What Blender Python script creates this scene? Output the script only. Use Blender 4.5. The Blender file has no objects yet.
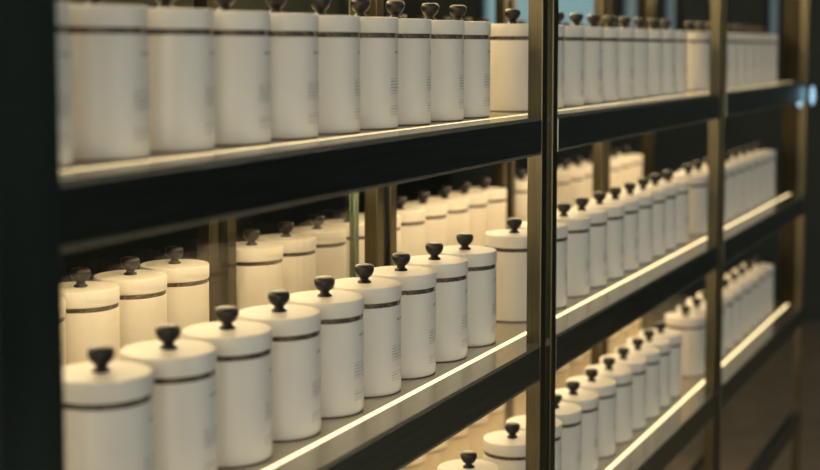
import bpy, bmesh, math, random
from mathutils import Vector

# ------------------------------------------------------------------ camera, world, light, exposure
scene = bpy.context.scene
C = scene.collection
ZO = 0.90                      # height of the middle shelf above the floor; shelf heights below are relative to it

cam_d = bpy.data.cameras.new('camera')
cam = bpy.data.objects.new('camera', cam_d)
C.objects.link(cam)
cam.location = (-1.1469, -0.8514, 0.4618 + ZO)
cam.rotation_euler = (math.pi / 2 - 0.0796, 0.0, 0.4245 - math.pi / 2)
cam_d.sensor_width = 36.0
cam_d.lens = 1446.1 / 820.0 * 36.0
cam_d.shift_y = -(235.0 - 163.42) / 820.0
cam_d.clip_start = 0.02
cam_d.dof.use_dof = True
cam_d.dof.focus_distance = 2.06
cam_d.dof.aperture_fstop = 3.1
scene.camera = cam

world = bpy.data.worlds.new('world')
scene.world = world
world.use_nodes = True
wb = world.node_tree.nodes['Background']
wb.inputs['Color'].default_value = (0.42, 0.62, 0.55, 1)
wb.inputs['Strength'].default_value = 0.02

vs = scene.view_settings
vs.view_transform = 'Standard'
vs.look = 'None'
vs.gamma = 1.0
vs.exposure = 0.12
vs.use_curve_mapping = False

LED_UP = 1.7                    # strip set into the shelf in front of the canisters
LED_DOWN = 3.0                 # strip under the shelf above
FILL_TUBE = 13.0                # unseen tubes added between the two rows to light the canister sides
LED_COL = (1.0, 0.80, 0.48)
WINDOW_L = 0.55                # cool daylight in the shop front behind the camera
ENTRY_L = 4.0                  # paler daylight in the entrance windows at the left end

random.seed(4)

# ------------------------------------------------------------------ helpers
def mat(name):
    m = bpy.data.materials.new(name)
    m.use_nodes = True
    return m, m.node_tree, m.node_tree.nodes['Principled BSDF']

def simple(name, col, rough=0.5, metal=0.0, spec=0.5, noise=None, bump=None):
    m, t, b = mat(name)
    b.inputs['Base Color'].default_value = (*col, 1)
    b.inputs['Roughness'].default_value = rough
    b.inputs['Metallic'].default_value = metal
    b.inputs['Specular IOR Level'].default_value = spec
    tc = t.nodes.new('ShaderNodeTexCoord')
    if noise:
        sc, amt, stretch = noise
        mp = t.nodes.new('ShaderNodeMapping')
        mp.inputs['Scale'].default_value = stretch
        n = t.nodes.new('ShaderNodeTexNoise')
        n.inputs['Scale'].default_value = sc
        n.inputs['Detail'].default_value = 5
        t.links.new(tc.outputs['Object'], mp.inputs['Vector'])
        t.links.new(mp.outputs['Vector'], n.inputs['Vector'])
        r = t.nodes.new('ShaderNodeValToRGB')
        r.color_ramp.elements[0].position = 0.3
        r.color_ramp.elements[1].position = 0.7
        r.color_ramp.elements[0].color = (*[c * (1 - amt) for c in col], 1)
        r.color_ramp.elements[1].color = (*[min(1, c * (1 + amt)) for c in col], 1)
        t.links.new(n.outputs['Fac'], r.inputs['Fac'])
        t.links.new(r.outputs['Color'], b.inputs['Base Color'])
        if bump:
            bp = t.nodes.new('ShaderNodeBump')
            bp.inputs['Strength'].default_value = bump
            bp.inputs['Distance'].default_value = 0.001
            t.links.new(n.outputs['Fac'], bp.inputs['Height'])
            t.links.new(bp.outputs['Normal'], b.inputs['Normal'])
    return m

def emitter(name, col, strength):
    m, t, b = mat(name)
    b.inputs['Base Color'].default_value = (*col, 1)
    b.inputs['Emission Color'].default_value = (*col, 1)
    b.inputs['Emission Strength'].default_value = strength
    return m

def obj(name, bm, m, parent=None, smooth=False, loc=(0, 0, 0)):
    me = bpy.data.meshes.new(name)
    bmesh.ops.recalc_face_normals(bm, faces=bm.faces)
    bm.to_mesh(me)
    bm.free()
    me.materials.append(m)
    if smooth:
        for p in me.polygons:
            p.use_smooth = True
        me.set_sharp_from_angle(angle=math.radians(38))
    o = bpy.data.objects.new(name, me)
    C.objects.link(o)
    o.location = loc
    o.parent = parent
    return o

def bx(x0, x1, y0, y1, z0, z1, bevel=0.0, bm=None):
    """box between the given limits, added to bm"""
    new = bm is None
    if new:
        bm = bmesh.new()
    r = bmesh.ops.create_cube(bm, size=1.0)
    for v in r['verts']:
        v.co = Vector(((x0 + x1) / 2 + v.co.x * (x1 - x0), (y0 + y1) / 2 + v.co.y * (y1 - y0), (z0 + z1) / 2 + v.co.z * (z1 - z0)))
    if bevel:
        es = list({e for v in r['verts'] for e in v.link_edges})
        bmesh.ops.bevel(bm, geom=es, offset=bevel, segments=2, affect='EDGES', profile=0.6)
    return bm

def lathe(profile, n=40, kz=1.0):
    bm = bmesh.new()
    profile = [(r, z * kz) for r, z in profile]
    rings = []
    for r, z in profile:
        if r < 1e-6:
            rings.append([bm.verts.new((0, 0, z))])
        else:
            rings.append([bm.verts.new((r * math.cos(2 * math.pi * k / n), r * math.sin(2 * math.pi * k / n), z)) for k in range(n)])
    for a, b in zip(rings, rings[1:]):
        for k in range(n):
            k2 = (k + 1) % n
            if len(a) == 1 and len(b) == 1:
                continue
            if len(a) == 1:
                bm.faces.new((a[0], b[k2], b[k]))
            elif len(b) == 1:
                bm.faces.new((a[k], a[k2], b[0]))
            else:
                bm.faces.new((a[k], a[k2], b[k2], b[k]))
    return bm

def thing(name, label, cat, loc=(0, 0, 0), group=None):
    o = bpy.data.objects.new(name, None)
    o.empty_display_size = 0.05
    C.objects.link(o)
    o.location = loc
    o['label'] = label
    o['category'] = cat
    if group:
        o['group'] = group
    return o

def tag(o, label, cat, group=None):
    o['label'] = label
    o['category'] = cat
    if group:
        o['group'] = group
    return o

def struct(o, label=None, cat=None):
    o['kind'] = 'structure'
    if label:
        o['label'] = label
    if cat:
        o['category'] = cat
    return o

# ------------------------------------------------------------------ materials
BRONZE = simple('brushed_bronze', (0.125, 0.107, 0.065), 0.34, 1.0, noise=(60, 0.16, (6, 6, 0.15)))
DARKBRONZE = simple('aged_dark_bronze', (0.030, 0.025, 0.015), 0.35, 1.0, noise=(60, 0.16, (6, 6, 0.15)))
GUNMETAL = simple('dark_bronze_front', (0.27, 0.31, 0.28), 0.22, 1.0, noise=(40, 0.15, (0.2, 1, 4)))
BLACKMETAL = simple('black_bronze', (0.034, 0.048, 0.042), 0.24, 0.6, noise=(30, 0.2, (1, 1, 0.2)))
PANEL = simple('champagne_shelf_plate', (0.62, 0.55, 0.42), 0.16, 0.8, noise=(50, 0.08, (0.1, 3, 1)))
KNOB = simple('dark_knob', (0.014, 0.012, 0.011), 0.28, 0.3, noise=(120, 0.3, (1, 1, 1)))
LEDUP_M = emitter('warm_strip_up', (1.0, 0.80, 0.42), LED_UP)
TUBE_M = emitter('warm_fill_tube', LED_COL, FILL_TUBE)
TUBETOP_M = emitter('warm_fill_tube_high', LED_COL, FILL_TUBE * 1.6)
LEDDN_M = emitter('warm_strip_down', LED_COL, LED_DOWN)
LID = simple('white_lid', (0.77, 0.725, 0.645), 0.42, 0.0, 0.4, noise=(90, 0.02, (1, 1, 1)), bump=0.05)
CLASPM = simple('pale_bronze', (0.6, 0.5, 0.36), 0.35, 0.7)
FOOT = simple('dark_foot', (0.30, 0.22, 0.17), 0.6)

def ring_material():
    m, t, b = mat('seal_ring')
    tc = t.nodes.new('ShaderNodeTexCoord')
    n = t.nodes.new('ShaderNodeTexNoise')
    n.inputs['Scale'].default_value = 260
    n.inputs['Detail'].default_value = 3
    r = t.nodes.new('ShaderNodeValToRGB')
    r.color_ramp.elements[0].position = 0.42
    r.color_ramp.elements[0].color = (0.030, 0.024, 0.019, 1)
    r.color_ramp.elements[1].position = 0.75
    r.color_ramp.elements[1].color = (0.30, 0.22, 0.14, 1)
    t.links.new(tc.outputs['Object'], n.inputs['Vector'])
    t.links.new(n.outputs['Fac'], r.inputs['Fac'])
    t.links.new(r.outputs['Color'], b.inputs['Base Color'])
    b.inputs['Roughness'].default_value = 0.45
    b.inputs['Metallic'].default_value = 0.3
    return m
RING = ring_material()

def body_material():
    """off-white enamel with rows of fine grey print on the side facing -Y"""
    m, t, b = mat('white_enamel_printed')
    N = t.nodes.new
    L = t.links.new
    tc = N('ShaderNodeTexCoord')
    sp = N('ShaderNodeSeparateXYZ')
    L(tc.outputs['Object'], sp.inputs['Vector'])
    def M(op, a, b2=None, c=None):
        n = N('ShaderNodeMath')
        n.operation = op
        for i, v in enumerate((a, b2, c)):
            if v is None:
                continue
            if isinstance(v, (int, float)):
                n.inputs[i].default_value = v
            else:
                L(v, n.inputs[i])
        return n.outputs[0]
    x, y, z = sp.outputs
    u = M('MULTIPLY', M('ARCTAN2', x, M('MULTIPLY', y, -1.0)), 0.05)      # arc length from the front
    front = M('LESS_THAN', y, 0.0)
    def block(z0, z1, u0, u1, pitch, fill):
        rows = M('DIVIDE', z, pitch)
        row = M('FLOOR', rows)
        fr = M('FRACT', rows)
        inline = M('MULTIPLY', M('GREATER_THAN', fr, 0.28), M('LESS_THAN', fr, 0.72))
        cv = N('ShaderNodeCombineXYZ')
        L(M('MULTIPLY', u, 700.0), cv.inputs[0])
        L(M('MULTIPLY', row, 13.7), cv.inputs[1])
        no = N('ShaderNodeTexNoise')
        no.inputs['Scale'].default_value = 1.0
        no.inputs['Detail'].default_value = 1.0
        L(cv.outputs[0], no.inputs['Vector'])
        ch = M('GREATER_THAN', no.outputs['Fac'], fill)
        zz = M('MULTIPLY', M('GREATER_THAN', z, z0), M('LESS_THAN', z, z1))
        uu = M('MULTIPLY', M('GREATER_THAN', u, u0), M('LESS_THAN', u, u1))
        return M('MULTIPLY', M('MULTIPLY', zz, uu), M('MULTIPLY', inline, ch))
    k = M('ADD', block(0.046, 0.066, -0.008, 0.028, 0.0040, 0.42), block(0.018, 0.030, -0.008, 0.026, 0.0040, 0.42))
    k = M('ADD', k, block(0.094, 0.102, 0.004, 0.026, 0.0080, 0.40))
    k = M('MINIMUM', M('MULTIPLY', k, front), 1.0)
    mix = N('ShaderNodeMix')
    mix.data_type = 'RGBA'
    L(M('MULTIPLY', k, 0.6), mix.inputs['Factor'])
    mix.inputs['A'].default_value = (0.76, 0.71, 0.63, 1)
    mix.inputs['B'].default_value = (0.10, 0.10, 0.11, 1)
    L(mix.outputs['Result'], b.inputs['Base Color'])
    b.inputs['Roughness'].default_value = 0.36
    b.inputs['Specular IOR Level'].default_value = 0.5
    return m
BODY = body_material()

def glass_material():
    m = bpy.data.materials.new('clear_glass')
    m.use_nodes = True
    t = m.node_tree
    t.nodes.clear()
    out = t.nodes.new('ShaderNodeOutputMaterial')
    mx = t.nodes.new('ShaderNodeMixShader')
    tr = t.nodes.new('ShaderNodeBsdfTransparent')
    tr.inputs['Color'].default_value = (0.985, 0.985, 0.975, 1)
    gl = t.nodes.new('ShaderNodeBsdfGlossy')
    gl.inputs['Roughness'].default_value = 0.02
    lw = t.nodes.new('ShaderNodeLayerWeight')        # Schlick reflectance, the same from both sides of the sheet
    lw.inputs['Blend'].default_value = 0.5
    pw = t.nodes.new('ShaderNodeMath')
    pw.operation = 'POWER'
    pw.inputs[1].default_value = 5.0
    ma = t.nodes.new('ShaderNodeMath')
    ma.operation = 'MULTIPLY_ADD'
    ma.inputs[1].default_value = 0.96
    ma.inputs[2].default_value = 0.04
    t.links.new(lw.outputs['Facing'], pw.inputs[0])
    t.links.new(pw.outputs[0], ma.inputs[0])
    t.links.new(ma.outputs[0], mx.inputs[0])
    t.links.new(tr.outputs[0], mx.inputs[1])
    t.links.new(gl.outputs[0], mx.inputs[2])
    t.links.new(mx.outputs[0], out.inputs[0])
    return m
GLASS = glass_material()
GLASSEDGE = simple('green_glass_edge', (0.16, 0.19, 0.12), 0.15, 0.2)

# ------------------------------------------------------------------ the room
WALL = simple('dark_teal_plaster', (0.030, 0.040, 0.036), 0.55, noise=(3, 0.25, (1, 1, 1)))
OLIVE = simple('olive_plaster', (0.16, 0.15, 0.085), 0.7, noise=(2, 0.2, (1, 1, 1)))
FLOORM = simple('brown_stone_floor', (0.17, 0.135, 0.098), 0.4, noise=(7, 0.22, (1, 1, 1)))
CEIL = simple('dark_ceiling', (0.03, 0.034, 0.032), 0.8, noise=(3, 0.2, (1, 1, 1)))
FRAME = simple('black_window_frame', (0.02, 0.022, 0.02), 0.35)
X0, X1, Y0, Y1, H = -3.2, 6.2, -4.0, 2.9, 2.8

struct(obj('floor', bx(X0, X1, Y0, Y1, -0.05, 0.0), FLOORM), 'dark brown stone floor under the shelving', 'floor')
struct(obj('ceiling', bx(X0, X1, Y0, Y1, H, H + 0.05), CEIL), 'dark ceiling above the shop', 'ceiling')
struct(obj('wall_back', bx(X0, X1, Y1, Y1 + 0.08, 0, H), OLIVE), 'olive plaster wall behind the shelving', 'wall')

def holed_wall(name, axis, pos, thick, a0, a1, holes, label):
    """wall with rectangular openings (a, b, z0, z1) along its length, full solid pieces around them"""
    bm = bmesh.new()
    def piece(p, q, z0, z1):
        if q - p < 1e-4 or z1 - z0 < 1e-4:
            return
        if axis == 'x':
            bx(p, q, pos, pos + thick, z0, z1, bm=bm)
        else:
            bx(pos, pos + thick, p, q, z0, z1, bm=bm)
    cur = a0
    for a, b, z0, z1 in holes:
        piece(cur, a, 0, H)
        piece(a, b, 0, z0)
        piece(a, b, z1, H)
        cur = b
    piece(cur, a1, 0, H)
    return struct(obj(name, bm, WALL), label, 'wall')

FRONT_HOLES = [(-2.4, -0.2, 0.5, 2.3), (0.1, 2.3, 0.5, 2.3)]
FAR_HOLES = [(0.43, 0.53, 1.15, 2.3), (0.95, 1.06, 1.15, 2.3), (1.15, 1.28, 1.15, 2.3), (1.36, 2.06, 1.15, 2.3)]
holed_wall('wall_front', 'x', Y0 - 0.08, 0.08, X0, X1, FRONT_HOLES, 'dark shop front wall with tall windows')
LEFT_HOLES = [(-3.3, -1.75, 0.4, 2.4), (-1.6, -0.05, 0.4, 2.4)]
holed_wall('wall_left', 'y', X0 - 0.08, 0.08, Y0, Y1, LEFT_HOLES, 'dark wall with entrance windows at the left end')
holed_wall('wall_right', 'y', X1, 0.08, Y0, Y1, FAR_HOLES, 'dark wall at the far end of the aisle')

DAY = emitter('cool_daylight_pane', (0.62, 0.80, 1.0), WINDOW_L)
ENTRY = emitter('pale_daylight_pane', (0.99, 0.92, 0.74), ENTRY_L)
TEALPANE = emitter('teal_lit_pane', (0.25, 0.42, 0.47), 0.50)
DIMPANE = emitter('dim_lit_pane', (0.24, 0.33, 0.36), 0.28)
n = 0
for a, b, z0, z1 in FRONT_HOLES:
    n += 1
    w = struct(thing('window_%d' % n, 'cool daylit shop window %s the entrance' % ('left of' if n == 1 else 'right of'), 'window'))
    obj('pane', bx(a, b, Y0 - 0.05, Y0 - 0.04, z0, z1), DAY, w)
    m = (a + b) / 2
    for p in (a + 0.02, m, b - 0.02):
        obj('mullion', bx(p - 0.02, p + 0.02, Y0 - 0.06, Y0 + 0.01, z0, z1), FRAME, w)
    for zz in (z0 + 0.02, z1 - 0.02):
        obj('rail', bx(a, b, Y0 - 0.06, Y0 + 0.01, zz - 0.02, zz + 0.02), FRAME, w)
for a, b, z0, z1 in LEFT_HOLES:
    n += 1
    w = struct(thing('window_%d' % n, 'pale daylit entrance window %s' % ('near the shop front' if n == 3 else 'near the shelving'), 'window'))
    obj('pane', bx(X0 - 0.05, X0 - 0.04, a, b, z0, z1), ENTRY, w)
    for p in (a + 0.02, (a + b) / 2, b - 0.02):
        obj('mullion', bx(X0 - 0.06, X0 + 0.01, p - 0.02, p + 0.02, z0, z1), FRAME, w)
    for zz in (z0 + 0.02, z1 - 0.02):
        obj('rail', bx(X0 - 0.06, X0 + 0.01, a, b, zz - 0.02, zz + 0.02), FRAME, w)
for a, b, z0, z1 in FAR_HOLES:
    n += 1
    w = struct(thing('window_%d' % n, ['thin blue lit window above the far bay', 'thin teal lit window above the end of the middle bay', 'narrow teal lit window above the middle bay', 'wide teal lit window behind the sharp post'][n - 5], 'window'))
    obj('pane', bx(X1 + 0.04, X1 + 0.05, a, b, z0, z1), TEALPANE if b > 2 else DIMPANE, w)
    for p in (a + 0.015, b - 0.015):
        obj('mullion', bx(X1 - 0.01, X1 + 0.06, p - 0.015, p + 0.015, z0, z1), FRAME, w)
    for zz in (z0 + 0.015, z1 - 0.015):
        obj('rail', bx(X1 - 0.01, X1 + 0.06, a, b, zz - 0.015, zz + 0.015), FRAME, w)

# ------------------------------------------------------------------ the shelving
YF = -0.1178                   # front face of posts and fascias
T = 0.024                      # square tube
PB = 1.2596                   # bay pitch
YC, YR = 0.165, 0.46           # middle and rear post lines
ZT = 0.356                     # shelf pitch
FH = 0.0590                    # fascia height
LEVELS = [-ZT, 0.0, ZT, 2 * ZT]
PT = 1.02 + ZO                 # post top
ULABEL = ['near bay of bronze metal shelving behind the black post at left',
          'middle bay of bronze metal shelving right of the sharp post',
          'far bay of bronze metal shelving with a closed bronze end']

def unit(k):
    xl = 1.0244 + (k - 1) * PB           # left face of its left posts
    xr = 0.9964 + k * PB                 # right face of its right posts
    u = thing('display_shelving', ULABEL[k], 'shelving', (0, 0, 0), 'bays of the bronze display shelving')
    e0, e1 = xl - 0.0138, xr + 0.0138    # plates of neighbouring bays meet in the gap
    if k == 0:
        e0 = xl
    def b(name, m, *a, bevel=0.0, parent=u):
        return obj(name, bx(*a, bevel=bevel), m, parent)
    # posts
    for y in (YF, YC):
        if k == 0 and y == YF:
            p = b('post', BLACKMETAL, xl - 0.0520, xl + T + 0.005, y, y + T, 0, PT, bevel=0.002)
            p['label'] = 'wide black front post'
        else:
            b('post', BRONZE, xl, xl + T, y, y + T, 0, PT, bevel=0.0015)
        b('post', BRONZE, xr - T, xr, y, y + T, 0, PT, bevel=0.0015)
        if k < 2:
            b('infill_strip', BLACKMETAL, xr, xr + 0.0138, y + 0.006, y + T - 0.006, 0, PT)
        if k > 0:
            b('infill_strip', BLACKMETAL, xl - 0.0138, xl, y + 0.006, y + T - 0.006, 0, PT)
    for xp in (0.7065, 0.7585):          # pair of rear posts, standing in the back row
        b('rear_post', BRONZE, xp + k * PB, xp + k * PB + T, 0.318, 0.318 + T, 0, PT, bevel=0.0015)
    for zl in LEVELS:
        z = zl + ZO
        pb = bmesh.new()                 # plate with a groove for each strip
        ys = [YF + 0.0012, -0.0715, -0.0620, 0.3920, 0.4015, YR + T]
        for ya, yb in zip(ys[::2], ys[1::2]):
            bx(e0, e1, ya, yb, z - 0.007, z, bm=pb)
        bx(e0, e1, YF + 0.0012, YR + T, z - 0.010, z - 0.007, bm=pb)
        pl = obj('shelf_plate', pb, PANEL, u)
        for ya in (-0.0715, 0.3920):
            obj('light_strip', bx(e0 + 0.002, e1 - 0.002, ya + 0.0002, ya + 0.0093, z - 0.0068, z - 0.0004), LEDUP_M, pl)
        for yt in (0.140, 0.212):  # added tubes, hidden behind the fascia, giving the canisters side light
            tb = lathe([(0, xl + T + 0.01), (0.007, xl + T + 0.01), (0.007, xr - T - 0.01), (0, xr - T - 0.01)], 12)
            for v in tb.verts:
                v.co = Vector((v.co.z, yt + v.co.x, z - (0.100 if zl < 0.6 else 0.075) + v.co.y))
            tube = obj('fill_tube', tb, TUBE_M if zl < 0.6 else TUBETOP_M, u, smooth=True)
            for xh in (xl + 0.12, (xl + xr) / 2, xr - 0.12):
                obj('hanger', bx(xh - 0.004, xh + 0.004, yt - 0.002, yt + 0.002, z - (0.0935 if zl < 0.6 else 0.0685), z - 0.0098), BRONZE, tube)
        for ya in (0.060, 0.262):
            obj('light_strip', bx(xl + T + 0.004, xr - T - 0.004, ya, ya + 0.015, z - 0.0145, z - 0.0102), LEDDN_M, pl)
        b('fascia', GUNMETAL, xl + T + 0.002, xr - T - 0.002, YF, YF + 0.012, z - FH + 0.004, z - 0.0055, bevel=0.0008)
        b('bottom_lip', PANEL, xl + T + 0.002, xr - T - 0.002, YF, YF + 0.014, z - FH, z - FH + 0.0035, bevel=0.0006)
        b('rear_fascia', GUNMETAL, xl + T + 0.002, xr - T - 0.002, YR + 0.012, YR + T, z - FH, z - 0.006, bevel=0.0008)
        b('middle_beam', BLACKMETAL, xl + T + 0.002, xr - T - 0.002, YC + 0.002, YC + 0.022, z - 0.045, z - 0.006)
    # low rails
    b('front_rail', BLACKMETAL, xl + T, xr - T, YF, YF + T, ZO - 0.743, ZO - 0.688, bevel=0.0015)
    b('base_rail', BLACKMETAL, xl + T, xr - T, YC, YC + T, 0.0, 0.035, bevel=0.0015)
        # glass between the two sides, with its polished green edge
    for zl in LEVELS[:-1] if k == 0 else ():
        z = zl + ZO
        g = b('glass_pane', GLASS, xl + T + 0.02, xr - 0.094, YC + 0.008, YC + 0.014, z + 0.001, z + ZT - 0.046)
        obj('glass_edge', bx(xr - 0.094, xr - 0.080, YC + 0.006, YC + 0.016, z + 0.001, z + ZT - 0.046), GLASSEDGE, g)
    if k == 2:
        for za, zb in zip([0.05] + [l + ZO for l in LEVELS], [LEVELS[0] + ZO - FH] + [l + ZO - 0.007 for l in LEVELS[1:]]):
            if za < 0.1:
                continue
            p = b('end_panel', DARKBRONZE, xr + 0.006, xr + 0.014, YF + T + 0.001, -0.038, za + 0.001, zb)
    return u
for k in range(3):
    unit(k)

# ------------------------------------------------------------------ canisters
R = 0.05
KZ = 0.1461 / 0.1428              # profiles below are drawn for a height of 0.1428
HC = 0.1428
body_me = obj('body', lathe([(0, 0.0010), (0.0482, 0.0010), (0.0493, 0.0013), (0.0498, 0.0022), (0.0499, 0.006), (0.0499, 0.1142), (0.0496, 0.1155), (0.0488, 0.1160), (0.0470, 0.1160)], 44, KZ), BODY, smooth=True)
foot_me = obj('foot', lathe([(0, 0), (0.0482, 0), (0.0486, 0.0006), (0.0482, 0.0012), (0, 0.0012)], 32, KZ), FOOT, smooth=True)
ring_me = obj('seal_ring', lathe([(0.0440, 0.1155), (0.0486, 0.1155), (0.0489, 0.1190), (0.0486, 0.1230), (0.0440, 0.1230)], 36, KZ), RING, smooth=True)
lid_me = obj('lid', lathe([(0.044, 0.1222), (0.0495, 0.1222), (0.0502, 0.1226), (0.0505, 0.1238), (0.0505, 0.1400), (0.0502, 0.1415), (0.0492, 0.1422), (0.047, 0.1424), (0.028, 0.1427), (0, HC)], 44, KZ), LID, smooth=True)
knob_me = obj('knob', lathe([(0, 0.1424), (0.0092, 0.1424), (0.0095, 0.1436), (0.0086, 0.1450), (0.0060, 0.1468), (0.0056, 0.1482), (0.0066, 0.1496), (0.0090, 0.1512), (0.0115, 0.1540), (0.0131, 0.1578), (0.0136, 0.1612), (0.0129, 0.1645), (0.0106, 0.1665), (0.0070, 0.1673), (0, 0.1674)], 28, KZ), KNOB, smooth=True)
clasp_me = obj('clasp', bx(0.0085, 0.0105, -0.0490, -0.044, 0.1157 * KZ, 0.1226 * KZ), CLASPM)
knob_me.parent = lid_me
PROTO = [body_me, foot_me, ring_me, lid_me, clasp_me]
proto_used = [False]

ORD = ('first second third fourth fifth sixth seventh eighth ninth tenth eleventh twelfth thirteenth fourteenth fifteenth sixteenth '
       'seventeenth eighteenth nineteenth twentieth').split() + ['twenty-' + w for w in ('first', 'second', 'third', 'fourth', 'fifth', 'sixth', 'seventh', 'eighth')]

def canister(x, y, zl, rz, label, group):
    root = thing('lidded_canister', label, 'canister', (x, y, zl + ZO + 0.0004), group)
    root.rotation_euler = (0, 0, rz)
    if not proto_used[0]:
        proto_used[0] = True
        for p in PROTO:
            p.parent = root
        return root
    for p in PROTO:
        c = p.copy()
        C.objects.link(c)
        c.parent = root
        for g in p.children:
            d = g.copy()
            C.objects.link(d)
            d.parent = c
    return root

SHELF = {-1: 'lower', 0: 'middle', 1: 'top'}
BAY = ['near', 'middle', 'far']
# x positions of the front rows by shelf and bay, and of the back rows
FRONT = [(1, 0, [-0.119, 0.001, 0.122, 0.239, 0.351, 0.465, 0.575, 0.688, 0.804, 0.915]),
         (0, 0, [0.1179 * i for i in range(9)]),
         (-1, 0, [0.850, 0.968]),
         (1, 1, [1.160, 1.275, 1.390, 1.507, 1.620, 1.733, 1.843, 1.963, 2.069, 2.180]),
         (0, 1, [1.168, 1.302, 1.438, 1.550, 1.667, 1.779, 1.893, 2.006, 2.112, 2.226]),
         (-1, 1, [1.165, 1.280, 1.395, 1.511, 1.632, 1.748, 1.861, 1.970, 2.074, 2.178])]
for sh in (1, 0, -1):
    FRONT.append((sh, 2, [2.425 + 0.1165 * i + 0.003 * sh for i in range(9)]))
for s, bay, xs in FRONT:
    for i, x in enumerate(xs):
        jx, jy = random.uniform(-0.0010, 0.0010), random.uniform(-0.0015, 0.0015)
        if len(xs) == 2:
            lab = ['white canister second from the sharp post, front row of lower shelf in near bay',
                   'white canister nearest the sharp post, front row of lower shelf in near bay'][i]
        else:
            lab = '%s white canister from left, front row of %s shelf in %s bay' % (ORD[i], SHELF[s], BAY[bay])
        canister(x + jx, jy, s * ZT, random.uniform(-0.14, 0.14), lab, 'front row of the %s shelf' % SHELF[s])
BACK_X = [0.289 + 0.114 * i for i in range(4)] + [0.850 + 0.1135 * i for i in range(10)] + [2.110 + 0.1135 * i for i in range(9)]
for s, x_from in ((1, 1.40), (0, 0.2), (-1, 1.25)):
    for i, x in enumerate([x for x in BACK_X if x > x_from]):
        jx, jy = random.uniform(-0.0012, 0.0012), random.uniform(-0.0015, 0.0015)
        lab = '%s white canister from left in the back row of the %s shelf' % (ORD[i], SHELF[s])
        canister(x + jx, 0.330 + jy, s * ZT, math.pi + random.uniform(-0.14, 0.14), lab, 'back row of the %s shelf' % SHELF[s])

# ------------------------------------------------------------------ things further off
COUNTER = simple('black_lacquer', (0.012, 0.015, 0.014), 0.3, noise=(5, 0.2, (1, 1, 1)))
ct = thing('long_counter', 'long black counter along the olive wall behind the shelving', 'counter', (0, 0, 0))
obj('body', bx(0.8, 6.0, 2.15, 2.75, 0.0, 1.10), COUNTER, ct)
obj('worktop', bx(0.76, 6.04, 2.12, 2.79, 1.10, 1.14, bevel=0.004), COUNTER, ct)
for i in range(5):
    obj('door', bx(0.84 + i * 1.03, 1.83 + i * 1.03, 2.135, 2.15, 0.08, 1.06, bevel=0.003), COUNTER, ct)

# unseen fill panels added at the ceiling to brighten the aisles
def fill_panel(x, y, lx, ly, col, strength, label):
    t = thing('fill_panel', label, 'fill light', (x, y, H), 'unseen fill panels added over the aisles')
    obj('housing', bx(-lx / 2 - 0.02, lx / 2 + 0.02, -ly / 2 - 0.02, ly / 2 + 0.02, -0.05, -0.001), FRAME, t)
    obj('diffuser', bx(-lx / 2, lx / 2, -ly / 2, ly / 2, -0.056, -0.0502), emitter('fill_diffuser', col, strength), t)
for i, x in enumerate((0.5, 2.5, 4.5)):
    fill_panel(x, -2.2, 1.2, 0.3, (0.90, 0.97, 0.90), 8.0, '%s unseen cool fill panel added over the front aisle' % ['near', 'middle', 'far'][i])
fill_panel(4.6, 1.6, 1.2, 0.3, (1.0, 0.9, 0.6), 12.0, 'unseen warm fill panel added over the back aisle')

# small pale blue pilot shapes added to stand in for reflections on the far post
def glint(x, y, z, label, rz=0.0):
    t = thing('added_glint', label, 'fill light', (x, y, z), 'pale blue pilot shapes added as reflections on the far post')
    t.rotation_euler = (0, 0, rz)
    obj('glint_back', bx(-0.006, 0.006, 0.0, 0.010, -0.02, 0.02, bevel=0.001), BLACKMETAL, t)
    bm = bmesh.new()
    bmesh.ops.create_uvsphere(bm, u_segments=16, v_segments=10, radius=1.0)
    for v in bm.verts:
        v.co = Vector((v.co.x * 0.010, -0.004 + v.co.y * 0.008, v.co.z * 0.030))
    obj('glint_oval', bm, GLINT, t, smooth=True)
GLINT = emitter('pale_blue_glint', (0.35, 0.62, 0.85), 1.0)
glint(3.5095, YF - 0.0105, 0.314 + ZO, 'pale blue oval spot added as a reflection on the front face of the far post')
glint(3.4916 - 0.0105, YF + 0.019, 0.307 + ZO, 'pale blue oval spot added as a reflection on the bronze side of the far post', -math.pi / 2)
